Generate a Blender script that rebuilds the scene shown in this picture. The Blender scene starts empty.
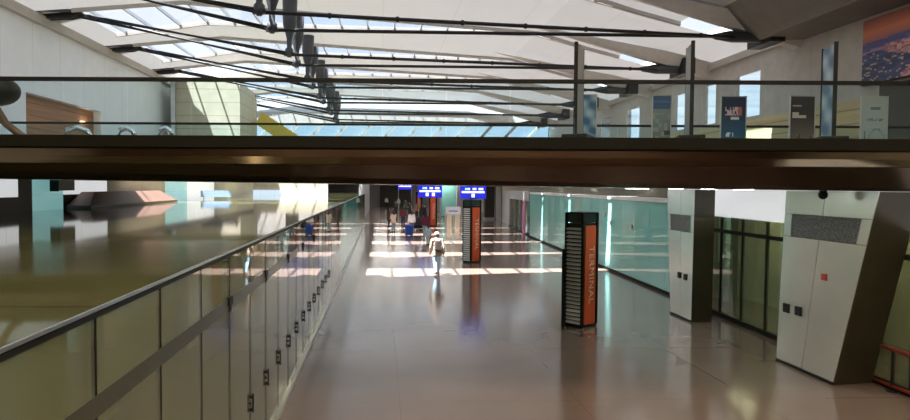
import bpy, bmesh, math, random
from mathutils import Vector, Matrix
random.seed(7)
scene = bpy.context.scene
C = scene.collection
PI = math.pi

# ------------------------------------------------------------------ camera
F = 650.0
EYE = Vector((0, 0, 3.6))
PSI = math.radians(2.5); TH = math.atan(24 / 650); ROLL = math.radians(0.3)
PX0 = 382 + 650 * math.tan(PSI) / math.cos(TH); PY0 = 210
fwd = Vector((math.sin(PSI) * math.cos(TH), math.cos(PSI) * math.cos(TH), -math.sin(TH)))
r0 = Vector((math.cos(PSI), -math.sin(PSI), 0)); u0 = r0.cross(fwd)
rgt = r0 * math.cos(ROLL) + u0 * math.sin(ROLL)
upv = u0 * math.cos(ROLL) - r0 * math.sin(ROLL)
cam = bpy.data.cameras.new('camera'); co = bpy.data.objects.new('camera', cam); C.objects.link(co)
cam.sensor_width = 36; cam.lens = F * 36 / 910; cam.clip_end = 600
cam.shift_x = (455 - PX0) / 910
co.matrix_world = Matrix(((rgt.x, upv.x, -fwd.x, EYE.x), (rgt.y, upv.y, -fwd.y, EYE.y), (rgt.z, upv.z, -fwd.z, EYE.z), (0, 0, 0, 1)))
scene.camera = co

def at(u, v, x=None, y=None, z=None):
    d = fwd + rgt * ((u - PX0) / F) + upv * ((PY0 - v) / F)
    if x is not None: t = (x - EYE.x) / d.x
    elif y is not None: t = (y - EYE.y) / d.y
    else: t = (z - EYE.z) / d.z
    return EYE + d * t

# ------------------------------------------------------------------ helpers
class MB:
    def __init__(self): self.v = []; self.f = []
    def add(self, vs, fs):
        b = len(self.v); self.v += [tuple(p) for p in vs]; self.f += [tuple(i + b for i in f) for f in fs]; return self
    def box(self, x0, x1, y0, y1, z0, z1):
        return self.add([(x0,y0,z0),(x1,y0,z0),(x1,y1,z0),(x0,y1,z0),(x0,y0,z1),(x1,y0,z1),(x1,y1,z1),(x0,y1,z1)],
            [(0,3,2,1),(4,5,6,7),(0,1,5,4),(1,2,6,5),(2,3,7,6),(3,0,4,7)])
    def hexa(self, p):  # 8 points, bottom ring then top ring
        return self.add(p, [(0,3,2,1),(4,5,6,7),(0,1,5,4),(1,2,6,5),(2,3,7,6),(3,0,4,7)])
    def prism(self, a, b):  # two congruent rings
        n = len(a)
        return self.add(list(a) + list(b), [tuple(range(n))[::-1], tuple(range(n, 2*n))] + [(i,(i+1)%n,n+(i+1)%n,n+i) for i in range(n)])
    def tube(self, pts, rad, n=10, cap=True):
        pts = [Vector(p) for p in pts]
        if not hasattr(rad, '__len__'): rad = [rad] * len(pts)
        rings = []
        for i, p in enumerate(pts):
            t = (pts[min(i+1, len(pts)-1)] - pts[max(i-1, 0)])
            t = t.normalized() if t.length > 1e-9 else Vector((0,0,1))
            a = t.cross(Vector((0,0,1)) if abs(t.z) < .9 else Vector((1,0,0))).normalized(); b = t.cross(a)
            rings.append([p + (a*math.cos(2*PI*k/n) + b*math.sin(2*PI*k/n)) * rad[i] for k in range(n)])
        vs = [q for r in rings for q in r]; fs = []
        for i in range(len(rings)-1):
            for k in range(n): fs.append((i*n+k, i*n+(k+1)%n, (i+1)*n+(k+1)%n, (i+1)*n+k))
        if cap: fs += [tuple(range(n))[::-1], tuple(range((len(rings)-1)*n, len(rings)*n))]
        return self.add(vs, fs)
    def ball(self, c, rx, ry, rz, n=14, m=10):
        c = Vector(c); vs = [c + Vector((0,0,-rz))]; fs = []
        for j in range(1, m):
            ph = -PI/2 + PI*j/m
            for k in range(n): vs.append(c + Vector((rx*math.cos(ph)*math.cos(2*PI*k/n), ry*math.cos(ph)*math.sin(2*PI*k/n), rz*math.sin(ph))))
        vs.append(c + Vector((0,0,rz)))
        for k in range(n): fs.append((0, 1+(k+1)%n, 1+k)); fs.append((len(vs)-1, 1+(m-2)*n+k, 1+(m-2)*n+(k+1)%n))
        for j in range(m-2):
            for k in range(n): fs.append((1+j*n+k, 1+j*n+(k+1)%n, 1+(j+1)*n+(k+1)%n, 1+(j+1)*n+k))
        return self.add(vs, fs)
    def build(self, name, m, parent=None, world=True, smooth=False, bevel=0, recalc=True):
        off = parent.location if (parent is not None and world) else Vector((0,0,0))
        me = bpy.data.meshes.new(name)
        me.from_pydata([tuple(Vector(p) - off) for p in self.v], [], self.f)
        if recalc:
            bm = bmesh.new(); bm.from_mesh(me); bmesh.ops.recalc_face_normals(bm, faces=bm.faces[:]); bm.to_mesh(me); bm.free()
        me.materials.append(m)
        if smooth:
            for p in me.polygons: p.use_smooth = True
        o = bpy.data.objects.new(name, me); C.objects.link(o)
        if parent is not None: o.parent = parent
        if bevel:
            md = o.modifiers.new('bevel', 'BEVEL'); md.width = bevel; md.segments = 2; md.limit_method = 'ANGLE'
        return o

def tag(o, label, cat, group=None):
    o['label'] = label; o['category'] = cat
    if group: o['group'] = group
    return o
def thing(name, label, cat, loc=(0,0,0), rz=0, group=None):
    o = bpy.data.objects.new(name, None); C.objects.link(o); o.location = loc; o.rotation_euler = (0,0,rz); o.empty_display_size = .2
    return tag(o, label, cat, group)
def struct(name, mb, m, parent=None, **k):
    o = mb.build(name, m, parent, **k)
    if parent is None: o['kind'] = 'structure'
    return o
def copy_tree(o, parent=None):
    c = o.copy(); C.objects.link(c)
    if parent is not None: c.parent = parent
    for ch in list(o.children): copy_tree(ch, c)
    return c
def plabel(o, s): o['label'] = s; return o

# ------------------------------------------------------------------ materials
def newmat(name):
    m = bpy.data.materials.new(name); m.use_nodes = True; nt = m.node_tree
    return m, nt, nt.nodes, nt.links, nt.nodes['Principled BSDF']
def mat(name, col, rough=.5, metal=0, var=.06, scale=3.0, bump=0, coat=0, spec=.5):
    m, nt, N, L, b = newmat(name)
    tc = N.new('ShaderNodeTexCoord'); nz = N.new('ShaderNodeTexNoise'); nz.inputs['Scale'].default_value = scale; nz.inputs['Detail'].default_value = 4
    L.new(tc.outputs['Object'], nz.inputs['Vector'])
    rp = N.new('ShaderNodeValToRGB'); rp.color_ramp.elements[0].position = .3; rp.color_ramp.elements[1].position = .7
    rp.color_ramp.elements[0].color = (*[c*(1-var) for c in col], 1); rp.color_ramp.elements[1].color = (*[min(1, c*(1+var)) for c in col], 1)
    L.new(nz.outputs['Fac'], rp.inputs['Fac']); L.new(rp.outputs['Color'], b.inputs['Base Color'])
    b.inputs['Roughness'].default_value = rough; b.inputs['Metallic'].default_value = metal; b.inputs['Coat Weight'].default_value = coat
    b.inputs['Specular IOR Level'].default_value = spec
    if bump:
        bp = N.new('ShaderNodeBump'); bp.inputs['Strength'].default_value = bump; bp.inputs['Distance'].default_value = .01
        L.new(nz.outputs['Fac'], bp.inputs['Height']); L.new(bp.outputs['Normal'], b.inputs['Normal'])
    return m
def emit(name, col, s):
    m, nt, N, L, b = newmat(name); b.inputs['Base Color'].default_value = (*col, 1)
    b.inputs['Emission Color'].default_value = (*col, 1); b.inputs['Emission Strength'].default_value = s; return m
def lines(nt, vec_out, axis, period, width, offset=0):
    """1 on a joint line, else 0, along one axis of the object coordinates."""
    N, L = nt.nodes, nt.links
    sp = N.new('ShaderNodeSeparateXYZ'); L.new(vec_out, sp.inputs[0])
    a = N.new('ShaderNodeMath'); a.operation = 'ADD'; a.inputs[1].default_value = 1000*period - offset; L.new(sp.outputs[axis], a.inputs[0])
    mo = N.new('ShaderNodeMath'); mo.operation = 'MODULO'; mo.inputs[1].default_value = period; L.new(a.outputs[0], mo.inputs[0])
    lt = N.new('ShaderNodeMath'); lt.operation = 'LESS_THAN'; lt.inputs[1].default_value = width; L.new(mo.outputs[0], lt.inputs[0])
    return lt.outputs[0]
def jointed(name, col, jcol, joints, rough=.4, metal=0, var=.05, scale=1.5, spec=.5, stretch=None):
    """a surface with joints: joints = [(axis, period, width, offset)]"""
    m = mat(name, col, rough, metal, var, scale, spec=spec); nt = m.node_tree; N, L = nt.nodes, nt.links; b = N['Principled BSDF']
    tc = [n for n in N if n.bl_idname == 'ShaderNodeTexCoord'][0]; nz = [n for n in N if n.bl_idname == 'ShaderNodeTexNoise'][0]; rp = [n for n in N if n.bl_idname == 'ShaderNodeValToRGB'][0]
    if stretch:
        mp = N.new('ShaderNodeMapping'); mp.inputs['Scale'].default_value = stretch; L.new(tc.outputs['Object'], mp.inputs[0]); L.new(mp.outputs[0], nz.inputs['Vector'])
    prev = rp.outputs['Color']
    for j in joints:
        l = lines(nt, tc.outputs['Object'], *j)
        mx = N.new('ShaderNodeMix'); mx.data_type = 'RGBA'; L.new(l, mx.inputs[0]); L.new(prev, mx.inputs[6]); mx.inputs[7].default_value = (*jcol, 1); prev = mx.outputs[2]
    L.new(prev, b.inputs['Base Color'])
    return m
def glass(name, body, clear, tint, see=.5, rough=0.0, ior=1.5):
    """pane: Fresnel mirror over a mix of clear view-through and a tinted body"""
    m = bpy.data.materials.new(name); m.use_nodes = True; nt = m.node_tree; N, L = nt.nodes, nt.links; N.clear()
    out = N.new('ShaderNodeOutputMaterial'); d = N.new('ShaderNodeBsdfDiffuse'); t = N.new('ShaderNodeBsdfTransparent'); g = N.new('ShaderNodeBsdfGlossy'); fr = N.new('ShaderNodeFresnel')
    nz = N.new('ShaderNodeTexNoise'); tc = N.new('ShaderNodeTexCoord'); nz.inputs['Scale'].default_value = .7; L.new(tc.outputs['Object'], nz.inputs['Vector'])
    rp = N.new('ShaderNodeValToRGB'); rp.color_ramp.elements[0].color = (*[c*.9 for c in body], 1); rp.color_ramp.elements[1].color = (*[min(1, c*1.1) for c in body], 1)
    L.new(nz.outputs['Fac'], rp.inputs[0]); L.new(rp.outputs[0], d.inputs['Color'])
    t.inputs['Color'].default_value = (*tint, 1); g.inputs['Roughness'].default_value = rough; g.inputs['Color'].default_value = (*clear, 1); fr.inputs['IOR'].default_value = ior
    m1 = N.new('ShaderNodeMixShader'); m1.inputs[0].default_value = see; L.new(d.outputs[0], m1.inputs[1]); L.new(t.outputs[0], m1.inputs[2])
    ge_ = N.new('ShaderNodeNewGeometry'); iv = N.new('ShaderNodeMath'); iv.operation = 'SUBTRACT'; iv.inputs[0].default_value = 1; L.new(ge_.outputs['Backfacing'], iv.inputs[1])
    fm = N.new('ShaderNodeMath'); fm.operation = 'MULTIPLY'; L.new(fr.outputs[0], fm.inputs[0]); L.new(iv.outputs[0], fm.inputs[1])
    m2 = N.new('ShaderNodeMixShader'); L.new(fm.outputs[0], m2.inputs[0]); L.new(m1.outputs[0], m2.inputs[1]); L.new(g.outputs[0], m2.inputs[2]); L.new(m2.outputs[0], out.inputs[0])
    return m
def membrane(name, col, tr, jcol=None, joints=()):
    m = bpy.data.materials.new(name); m.use_nodes = True; nt = m.node_tree; N, L = nt.nodes, nt.links; N.clear()
    out = N.new('ShaderNodeOutputMaterial'); d = N.new('ShaderNodeBsdfDiffuse'); t = N.new('ShaderNodeBsdfTranslucent'); mx = N.new('ShaderNodeMixShader')
    nz = N.new('ShaderNodeTexNoise'); tc = N.new('ShaderNodeTexCoord'); nz.inputs['Scale'].default_value = .35; L.new(tc.outputs['Object'], nz.inputs['Vector'])
    rp = N.new('ShaderNodeValToRGB'); rp.color_ramp.elements[0].color = (*[c*.94 for c in col], 1); rp.color_ramp.elements[1].color = (*col, 1); L.new(nz.outputs['Fac'], rp.inputs[0])
    prev = rp.outputs[0]
    for j in joints:
        l = lines(nt, tc.outputs['Object'], *j); q = N.new('ShaderNodeMix'); q.data_type = 'RGBA'; L.new(l, q.inputs[0]); L.new(prev, q.inputs[6]); q.inputs[7].default_value = (*jcol, 1); prev = q.outputs[2]
    L.new(prev, d.inputs[0]); L.new(prev, t.inputs[0]); mx.inputs[0].default_value = tr
    L.new(d.outputs[0], mx.inputs[1]); L.new(t.outputs[0], mx.inputs[2]); L.new(mx.outputs[0], out.inputs[0]); return m
def print_mat():
    m, nt, N, L, b = newmat('printed_poster'); a = N.new('ShaderNodeAttribute'); a.attribute_name = 'print'
    nz = N.new('ShaderNodeTexNoise'); nz.inputs['Scale'].default_value = 30
    mx = N.new('ShaderNodeMix'); mx.data_type = 'RGBA'; mx.blend_type = 'MULTIPLY'; mx.inputs[0].default_value = .15
    L.new(a.outputs['Color'], mx.inputs[6]); L.new(nz.outputs['Color'], mx.inputs[7]); L.new(mx.outputs[2], b.inputs['Base Color']); b.inputs['Roughness'].default_value = .35; return m

M = {}
M['floor'] = jointed('terrazzo_floor', (.215,.15,.122), (.16,.11,.09), [(0, 3.0, .012, .3), (1, 3.5, .012, .2)], rough=.14, var=.10, scale=.5, spec=.75)
M['white_panel'] = jointed('white_wall_panel', (.88,.92,.98), (.68,.72,.78), [(1, 2.4, .03, 0)], rough=.55, var=.03)
M['concrete'] = jointed('beige_concrete', (.56,.53,.49), (.38,.36,.34), [(1, 3.4, .02, 0), (0, 3.4, .02, 0)], rough=.7, var=.08, scale=2.5)
M['grey_concrete'] = mat('grey_concrete', (.24,.22,.20), .75, var=.08, scale=2)
M['beam'] = mat('grey_beam', (.50,.47,.44), .6)
M['stone'] = jointed('cream_stone_blocks', (.60,.55,.42), (.30,.27,.2), [(2, .9, .03, .2)], rough=.6, var=.08)
M['cream'] = mat('cream_plaster', (.66,.58,.46), .6)
M['wood'] = jointed('timber_wall_boards', (.34,.13,.045), (.10,.05,.025), [(2, .55, .03, 0)], rough=.45, var=.35, scale=1.2, stretch=(.3,.3,6))
M['pale_wood'] = jointed('pale_yellow_boards', (.62,.50,.27), (.28,.22,.12), [(2, .48, .03, 0)], rough=.5, var=.14, scale=1.2, stretch=(.3,.3,5))
M['membrane'] = membrane('white_ceiling_panel', (.74,.755,.79), .036, (.66,.63,.62), [(0, 3.4, .03, 0)])
M['membrane_side'] = membrane('white_sloped_panel', (.84,.85,.88), .22, (.7,.71,.75), [(1, 3.5, .03, 0)])
M['sky_glass'] = glass('skylight_glass', (.8,.87,.95), (1,1,1), (.90,.95,1.0), see=.9, ior=1.12)
M['rail_glass'] = glass('balustrade_glass', (.30,.45,.45), (1,1,1), (.90,.965,.975), see=.985, ior=1.3)
M['win_glass'] = glass('window_glass', (.7,.8,.8), (1,1,1), (.93,.98,1), see=.93)
M['olive_glass'] = glass('olive_glass', (.30,.33,.21), (1,1,1), (.90,.92,.76), see=.58, rough=0, ior=1.55)
M['teal_glass'] = glass('teal_glass', (.36,.82,.77), (1,1,1), (.6,.9,.88), see=.12, rough=0, ior=1.5)
M['dark_glass'] = glass('dark_olive_glass', (.25,.28,.18), (1,1,1), (.85,.88,.72), see=.55, rough=0)
M['roof_glass'] = jointed('olive_roof_glass', (.10,.10,.045), (.02,.015,.01), [(1, 3.5, .03, .26)], rough=.05, var=.2, scale=.8, spec=.32)
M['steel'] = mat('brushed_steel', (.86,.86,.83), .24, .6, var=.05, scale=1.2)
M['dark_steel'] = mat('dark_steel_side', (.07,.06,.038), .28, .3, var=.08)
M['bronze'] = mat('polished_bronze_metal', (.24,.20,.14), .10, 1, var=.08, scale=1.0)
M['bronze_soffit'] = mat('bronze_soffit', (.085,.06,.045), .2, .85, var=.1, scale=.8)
M['bronze_dark'] = mat('dark_bronze_channel', (.016,.015,.010), .6, 0, spec=.12)
M['black'] = mat('black_metal', (.014,.014,.014), .5, 0, spec=.25)
M['charcoal'] = mat('charcoal_cable_steel', (.035,.035,.04), .5, .2, spec=.3)
M['cast'] = mat('grey_cast_steel', (.075,.08,.09), .5, .4)
M['chrome'] = mat('chrome', (.85,.86,.88), .08, 1)
M['alu'] = mat('brushed_aluminium', (.7,.71,.72), .3, 1)
M['trim'] = mat('pale_metal_trim', (.70,.68,.62), .3, .7)
M['white'] = mat('white_paint', (.82,.82,.80), .45)
M['grille'] = None
M['print'] = print_mat()
M['grey_back'] = mat('grey_banner_back', (.33,.34,.36), .5)
M['orange'] = mat('orange_sign_face', (.66,.10,.025), .4, var=.04)
M['letter'] = mat('cream_letters', (.80,.62,.45), .5)
M['blue_sign'] = emit('blue_lit_sign', (.02,.03,.75), .32)
M['sign_white'] = emit('lit_sign_marks', (.85,.85,1.0), .8)
M['sign_cyan'] = emit('lit_sign_cyan', (.2,.65,1.0), .8)
M['tube'] = emit('fluorescent_tube', (1.0,.95,.80), 26.0)
M['lamp'] = emit('ceiling_lamp_white', (1.0,.96,.88), 3.0)
M['fill_near'] = emit('near_fill_lamp', (1.0,.86,.66), 8.5)
M['lamp_wall'] = emit('wall_lamp_glass', (1.0,.80,.50), 6.5)
M['head_glass'] = glass('black_head_glass', (.03,.05,.05), (1,1,1), (.3,.4,.4), see=.1)
M['fin'] = mat('pale_grey_fin', (.74,.72,.70), .6)
M['teal_side'] = glass('teal_side_glass', (.22,.72,.68), (1,1,1), (.6,.9,.88), see=.1, rough=0, ior=1.28)
M['fill_down'] = emit('fill_down_glow', (.82,1.0,.90), 42.0)
M['red_rail'] = mat('red_rail_paint', (.42,.05,.03), .35)
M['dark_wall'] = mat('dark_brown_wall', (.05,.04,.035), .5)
M['brown_soffit'] = mat('brown_canopy', (.22,.13,.10), .5)
M['grey_panel'] = mat('grey_shop_panel', (.42,.43,.45), .4)
M['pink'] = mat('pink_drape', (.75,.32,.58), .6)
M['yellow'] = mat('yellow_paint', (.80,.58,.10), .5)
M['cyan_panel'] = glass('cyan_panel', (.45,.78,.78), (1,1,1), (.6,.9,.9), see=.2, rough=.05)
M['blue_panel'] = mat('pale_blue_board', (.30,.42,.62), .5)
M['slab'] = mat('brown_slab_edge', (.16,.12,.10), .5)
M['deck_floor'] = mat('deck_floor', (.25,.22,.20), .3)

def grille_mat():
    m, nt, N, L, b = newmat('black_mesh_grille'); tc = N.new('ShaderNodeTexCoord'); v = N.new('ShaderNodeTexVoronoi'); v.inputs['Scale'].default_value = 26
    L.new(tc.outputs['Object'], v.inputs['Vector']); rp = N.new('ShaderNodeValToRGB'); rp.color_ramp.elements[0].color = (.015,.015,.015,1); rp.color_ramp.elements[1].color = (.16,.15,.15,1); rp.color_ramp.elements[1].position = .6
    L.new(v.outputs['Distance'], rp.inputs[0]); L.new(rp.outputs[0], b.inputs['Base Color']); b.inputs['Roughness'].default_value = .6; return m
M['grille'] = grille_mat()

white_glow = jointed('white_glow_panel', (.80,.80,.80), (.5,.5,.5), [(1, 2.0, .02, .3)], rough=.5)
_b = white_glow.node_tree.nodes['Principled BSDF']; _b.inputs['Emission Color'].default_value = (.95,.97,1,1); _b.inputs['Emission Strength'].default_value = .3  # emission added to brighten the white panels
cyan_glow = jointed('cyan_glow_panel', (.45,.75,.75), (.3,.5,.5), [(2, 1.0, .02, .3)], rough=.3)
_b = cyan_glow.node_tree.nodes['Principled BSDF']; _b.inputs['Emission Color'].default_value = (.45,.95,.95,1); _b.inputs['Emission Strength'].default_value = .16  # glow stands in for the lit rooms behind the cyan glass
blue_glow = jointed('pale_blue_glow', (.55,.68,.8), (.3,.4,.5), [(0, 1.0, .02, .3)], rough=.3)
_b = blue_glow.node_tree.nodes['Principled BSDF']; _b.inputs['Emission Color'].default_value = (.65,.82,1,1); _b.inputs['Emission Strength'].default_value = .4
_fab = {}
def fabric(col):
    k = tuple(round(c, 3) for c in col)
    if k not in _fab: _fab[k] = mat('cloth_%d' % len(_fab), k, .8, var=.12, scale=14, bump=.1)
    return _fab[k]

# ------------------------------------------------------------------ world and sun
w = bpy.data.worlds.new('world'); scene.world = w; w.use_nodes = True; nt = w.node_tree; N, L = nt.nodes, nt.links
bg = N['Background']; tc = N.new('ShaderNodeTexCoord'); nz = N.new('ShaderNodeTexNoise'); nz.inputs['Scale'].default_value = 3; nz.inputs['Detail'].default_value = 5
rp = N.new('ShaderNodeValToRGB'); rp.color_ramp.elements[0].color = (.58,.72,.95,1); rp.color_ramp.elements[1].color = (.92,.95,1.0,1); rp.color_ramp.elements[0].position = .35; rp.color_ramp.elements[1].position = .62
L.new(tc.outputs['Generated'], nz.inputs['Vector']); L.new(nz.outputs['Fac'], rp.inputs[0]); L.new(rp.outputs[0], bg.inputs['Color']); bg.inputs['Strength'].default_value = .60
sd = Vector((.33, .12, -1)).normalized()
sl = bpy.data.lights.new('sun', 'SUN'); sl.energy = 23.0; sl.angle = math.radians(.6); sl.color = (1, .97, .94)
so = bpy.data.objects.new('sun', sl); C.objects.link(so); so.rotation_euler = sd.to_track_quat('-Z', 'Y').to_euler(); so.location = (-20, 0, 40)

# ------------------------------------------------------------------ the hall shell
YB, YE = -8, 62          # upper hall; the lower concourse runs on to YF
YF = 112
XL, XR = -15.0, 16.0
struct('floor', MB().box(-16, 24, YB, YF, -.3, 0), M['floor'])
# left upper wall, with the timber lined opening
a = at(26, 110, x=XL).y; b_ = at(101, 110, x=XL).y; zo = 3.6 + .258 * 15
wl = MB().box(XL-.4, XL, YB, a, 0, 11).box(XL-.4, XL, a, b_, zo, 11).box(XL-.4, XL, a, b_, 0, 4.2).box(XL-.4, XL, b_, YE, 0, 11)
wall_left = struct('wall_left', wl, M['white_panel'])
struct('timber_lining', MB().box(XL-.5, XL-.4, a-.2, b_+.2, 4.2, zo+.3), M['wood'], wall_left)
t = thing('wall_lamp', 'small warm lamp at the far end of the timber opening', 'wall lamp', (XL-.38, b_-1.2, zo-.8))
MB().box(XL-.40, XL-.34, b_-1.7, b_-.7, zo-.75, zo-.65).build('back_plate', M['alu'], t); MB().box(XL-.34, XL-.26, b_-1.6, b_-.8, zo-.74, zo-.66).build('diffuser', M['lamp_wall'], t)
struct('trim_1', MB().box(XL, XL+.25, YB, YE, 10.55, 10.95), M['beam'])
# ceiling: panels between tapering skylights
YFAR = [26.9 + 7*k for k in range(6)]
def zc(x):
    if x < -9: return 11.9 + (x + 9) * .9 / 6
    if x < 8: return 11.9 - (x + 9) * .3 / 17
    return 11.6 - (x - 8) * .25
def wd(x): return max(.02, 2.9 - .205 * (x + 4.5))
XS = [-15, -13.5, -9, -4.5, 0, 4.5, 8, 10.5, 12.4]
cm = MB()
def strip(x0, x1, f0, f1, mb, th=.12):
    mb.add([(x, y, zc(x)) for (x, y) in ((x0, f0(x0)), (x1, f0(x1)), (x1, f1(x1)), (x0, f1(x0)))], [(0, 1, 2, 3)])
xs2 = XS + [14.6, 16]
Y0C = 14
for k in range(len(YFAR) + 1):
    y0 = Y0C if k == 0 else YFAR[k-1]
    for i in range(len(xs2) - 1):
        x0, x1 = xs2[i], xs2[i+1]
        if x0 == 12.4:   # small roof lights beside the fins
            h0 = Y0C if k == 0 else YFAR[k-1] + .5
            strip(x0, x1, lambda x: h0, (lambda x: YFAR[k] - 1.5) if k < len(YFAR) else (lambda x: YE), cm)
        elif k < len(YFAR):
            full = x0 < -13.5 or x0 > 12.4
            strip(x0, x1, lambda x: y0, (lambda x: YFAR[k]) if full else (lambda x: YFAR[k] - wd(x)), cm)
        else: strip(x0, x1, lambda x: y0, lambda x: YE, cm)
ceiling = struct('ceiling', cm, M['membrane'])
struct('ceiling_near', MB().box(XL, 24, YB, Y0C, 10.9, 11.2), M['white'])
for i in range(4):  # unseen lamps added to brighten the foreground
    for j in range(3):
        x, y = -6 + 5*i, -4.5 + 6*j
        t = thing('ceiling_light', 'added, unseen square warm white lamp in the ceiling on the near side of the footbridge', 'ceiling light', (x, y, 10.9), 0, 'added square lamps of the near ceiling')
        MB().box(x-.95, x+.95, y-.95, y+.95, 10.86, 10.9).build('frame', M['alu'], t); MB().box(x-.85, x+.85, y-.85, y+.85, 10.83, 10.86).build('diffuser', M['fill_near'], t)
for k, yf in enumerate(YFAR):
    pn_ = MB(); strip(12.4, 14.6, lambda x: yf - 1.5, lambda x: yf + .5, pn_)
    struct('window_%d' % (k+31), pn_, M['sky_glass'])
for k, yf in enumerate(YFAR):
    pane = MB()
    for i in range(1, len(XS) - 1): strip(XS[i], XS[i+1], lambda x: yf - wd(x), lambda x: yf, pane, .02)
    wn = struct('window_%d' % (k+1), pane, M['sky_glass'])
    mu = MB(); x = -13.0
    while x < 11.5:
        mu.box(x-.035, x+.035, yf - wd(x), yf, zc(x)-.06, zc(x)+.1); x += 1.36
    struct('mullion', mu, M['alu'], wn)
    fr = MB()
    for i in range(1, len(XS) - 1):
        x0, x1 = XS[i], XS[i+1]
        for f in (lambda x: yf, lambda x: yf - wd(x)):
            fr.hexa([(x0,f(x0)-.06,zc(x0)-.16),(x1,f(x1)-.06,zc(x1)-.16),(x1,f(x1)+.06,zc(x1)-.16),(x0,f(x0)+.06,zc(x0)-.16),
                     (x0,f(x0)-.06,zc(x0)+.05),(x1,f(x1)-.06,zc(x1)+.05),(x1,f(x1)+.06,zc(x1)+.05),(x0,f(x0)+.06,zc(x0)+.05)])
    struct('window_frame', fr, M['beam'], wn)
# right upper wall with tall windows
wins = [(737,760), (706,716), (676,690), (627,640), (601,611)]
ws = sorted([tuple(sorted((at(p, 90, x=XR).y, at(q, 90, x=XR).y))) for p, q in wins])
wr = MB(); y = YB
for (p, q) in ws:
    wr.box(XR, XR+.12, y, p, 4.2, 11.2); wr.box(XR, XR+.12, p, q, 4.2, 6.7); wr.box(XR, XR+.12, p, q, 8.6, 11.2); y = q
wr.box(XR, XR+.12, y, YE, 4.2, 11.2)
struct('wall_right', wr, M['concrete'])
for i, (p, q) in enumerate(ws): struct('window_%d' % (i+11), MB().box(XR+.05, XR+.07, p, q, 6.7, 8.6), M['win_glass'])
# boards along the foot of the right upper wall
bo = struct('wall_right_lining', MB().box(XR-.12, XR-.002, 12, 18.9, 4.2, 6.55).box(XR-.12, XR-.002, 20.3, YE, 4.2, 6.55), M['pale_wood'])
struct('door_1', MB().box(XR-.08, XR-.01, 18.9, 20.3, 4.2, 6.9), M['dark_wall'])
struct('trim_2', MB().box(XR-.2, XR, 24.2, YE, 9.3, 9.6), M['beam'])
# dark concrete soffit over the right side and the folded fins that carry the cable anchors
struct('ceiling_soffit', MB().prism([(13.8,YB,9.15),(24,YB,9.15),(24,YB,11.62),(11.0,YB,11.62)], [(14.35,24.6,9.25),(24,24.6,9.25),(24,24.6,11.62),(11.2,24.6,11.62)]), M['grey_concrete'])
for k in range(6):
    yk = 24.7 + 7*k; x1 = 14.6
    fn = MB().add([(6.5, yk, 11.6), (x1, yk-.2, 9.4), (x1, yk+.2, 9.4), (x1, yk-.75, 10.0), (x1, yk+.75, 10.0), (XR, yk-.2, 9.0), (XR, yk+.2, 9.0), (XR, yk-.75, 9.65), (XR, yk+.75, 9.65)],
        [(0,1,2), (0,3,1), (0,2,4), (0,4,3), (1,5,6,2), (1,3,7,5), (2,6,8,4)])
    struct('ceiling_fin_%d' % (k+1), fn, M['fin'])
# back wall, upper end wall over the concourse
struct('wall_back', MB().box(XL, 24, YB-.4, YB, 0, 12), M['brown_soffit'])
we = struct('wall_end', MB().box(XL, XR, YE, YE+.4, 9.4, 10.5).box(XL, XR, YE, YE+.4, 4.6, 8.0), M['concrete'])
struct('glazing', MB().box(XL, XR, YE+.1, YE+.14, 10.5, 12), M['membrane_side'], we)
struct('window_20', MB().box(XL, XR, YE+.1, YE+.13, 8.0, 9.4), M['win_glass'])
sm = MB(); x = XL + 1
while x < XR:
    sm.hexa([(x,YE-.1,8.0),(x+.35,YE-.1,8.0),(x+.35,YE+.3,8.0),(x,YE+.3,8.0),(x+1.3,YE-.1,9.4),(x+1.65,YE-.1,9.4),(x+1.65,YE+.3,9.4),(x+1.3,YE+.3,9.4)]); x += 2.3
struct('trim_3', sm, M['beam'])
# concourse beyond, under the upper floor
struct('ceiling_concourse', MB().box(-16, 24, YE, YF, 4.2, 4.6), M['grey_panel'])
struct('wall_far', MB().box(-16, 24, YF, YF+.4, 0, 4.6), M['grey_panel'])
da, db = at(380, 200, y=YF-.3).x, at(412, 200, y=YF-.3).x
struct('door_4', MB().box(da, db, YF-.3, YF-.02, 0, 4.1), M['dark_wall'])
for (u, d_, w_, lab) in ((461, 66, .9, 'grey square column right behind the information stand'), (489, 70, 1.0, 'dark square column between the sunlit totem and the far doors'), (437, 80, .8, 'grey square column between the two small orange totems and the white figure')):
    g_ = at(u, 200, y=d_); t_ = thing('column', lab, 'column', (g_.x, d_, 0), 0, 'square columns of the far concourse')
    MB().box(g_.x-w_/2, g_.x+w_/2, d_-w_/2, d_+w_/2, 0, 4.2).build('shaft', M['dark_wall'] if u == 489 else M['grey_panel'], t_)
    MB().box(g_.x-w_/2-.04, g_.x+w_/2+.04, d_-w_/2-.04, d_+w_/2+.04, 0, .25).build('base', M['alu'], t_)
g_ = at(450, 200, y=76); t_ = thing('glass_screen', 'pale teal glass screen behind the information stand', 'screen', (g_.x, 76, 0))
MB().box(g_.x-1.1, g_.x+1.1, 76, 76.05, .1, 3.9).build('pane', M['teal_glass'], t_)
for q_ in (-1.15, 1.15): MB().box(g_.x+q_-.05, g_.x+q_+.05, 75.95, 76.1, 0, 4.0).build('post', M['alu'], t_)
# upper floors on both sides of the hall
struct('floor_upper_left', MB().box(XL, -9.2, 8, YE, 3.9, 4.2), M['slab'])
struct('wall_ledge', MB().box(11.5, 11.6, 19.5, YE, 3.2, 3.55), M['cream'])
struct('floor_upper_right', MB().box(11.0, XR+8, -2, YE, 3.55, 4.2), M['slab'])
struct('wall_outer', MB().box(24, 24.4, YB, YF, 0, 4.2).box(-16.4, -16, YB, YF, 0, 4.2).box(XR, 24, YE, YE+.4, 4.2, 11.7), M['dark_wall'])

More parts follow.
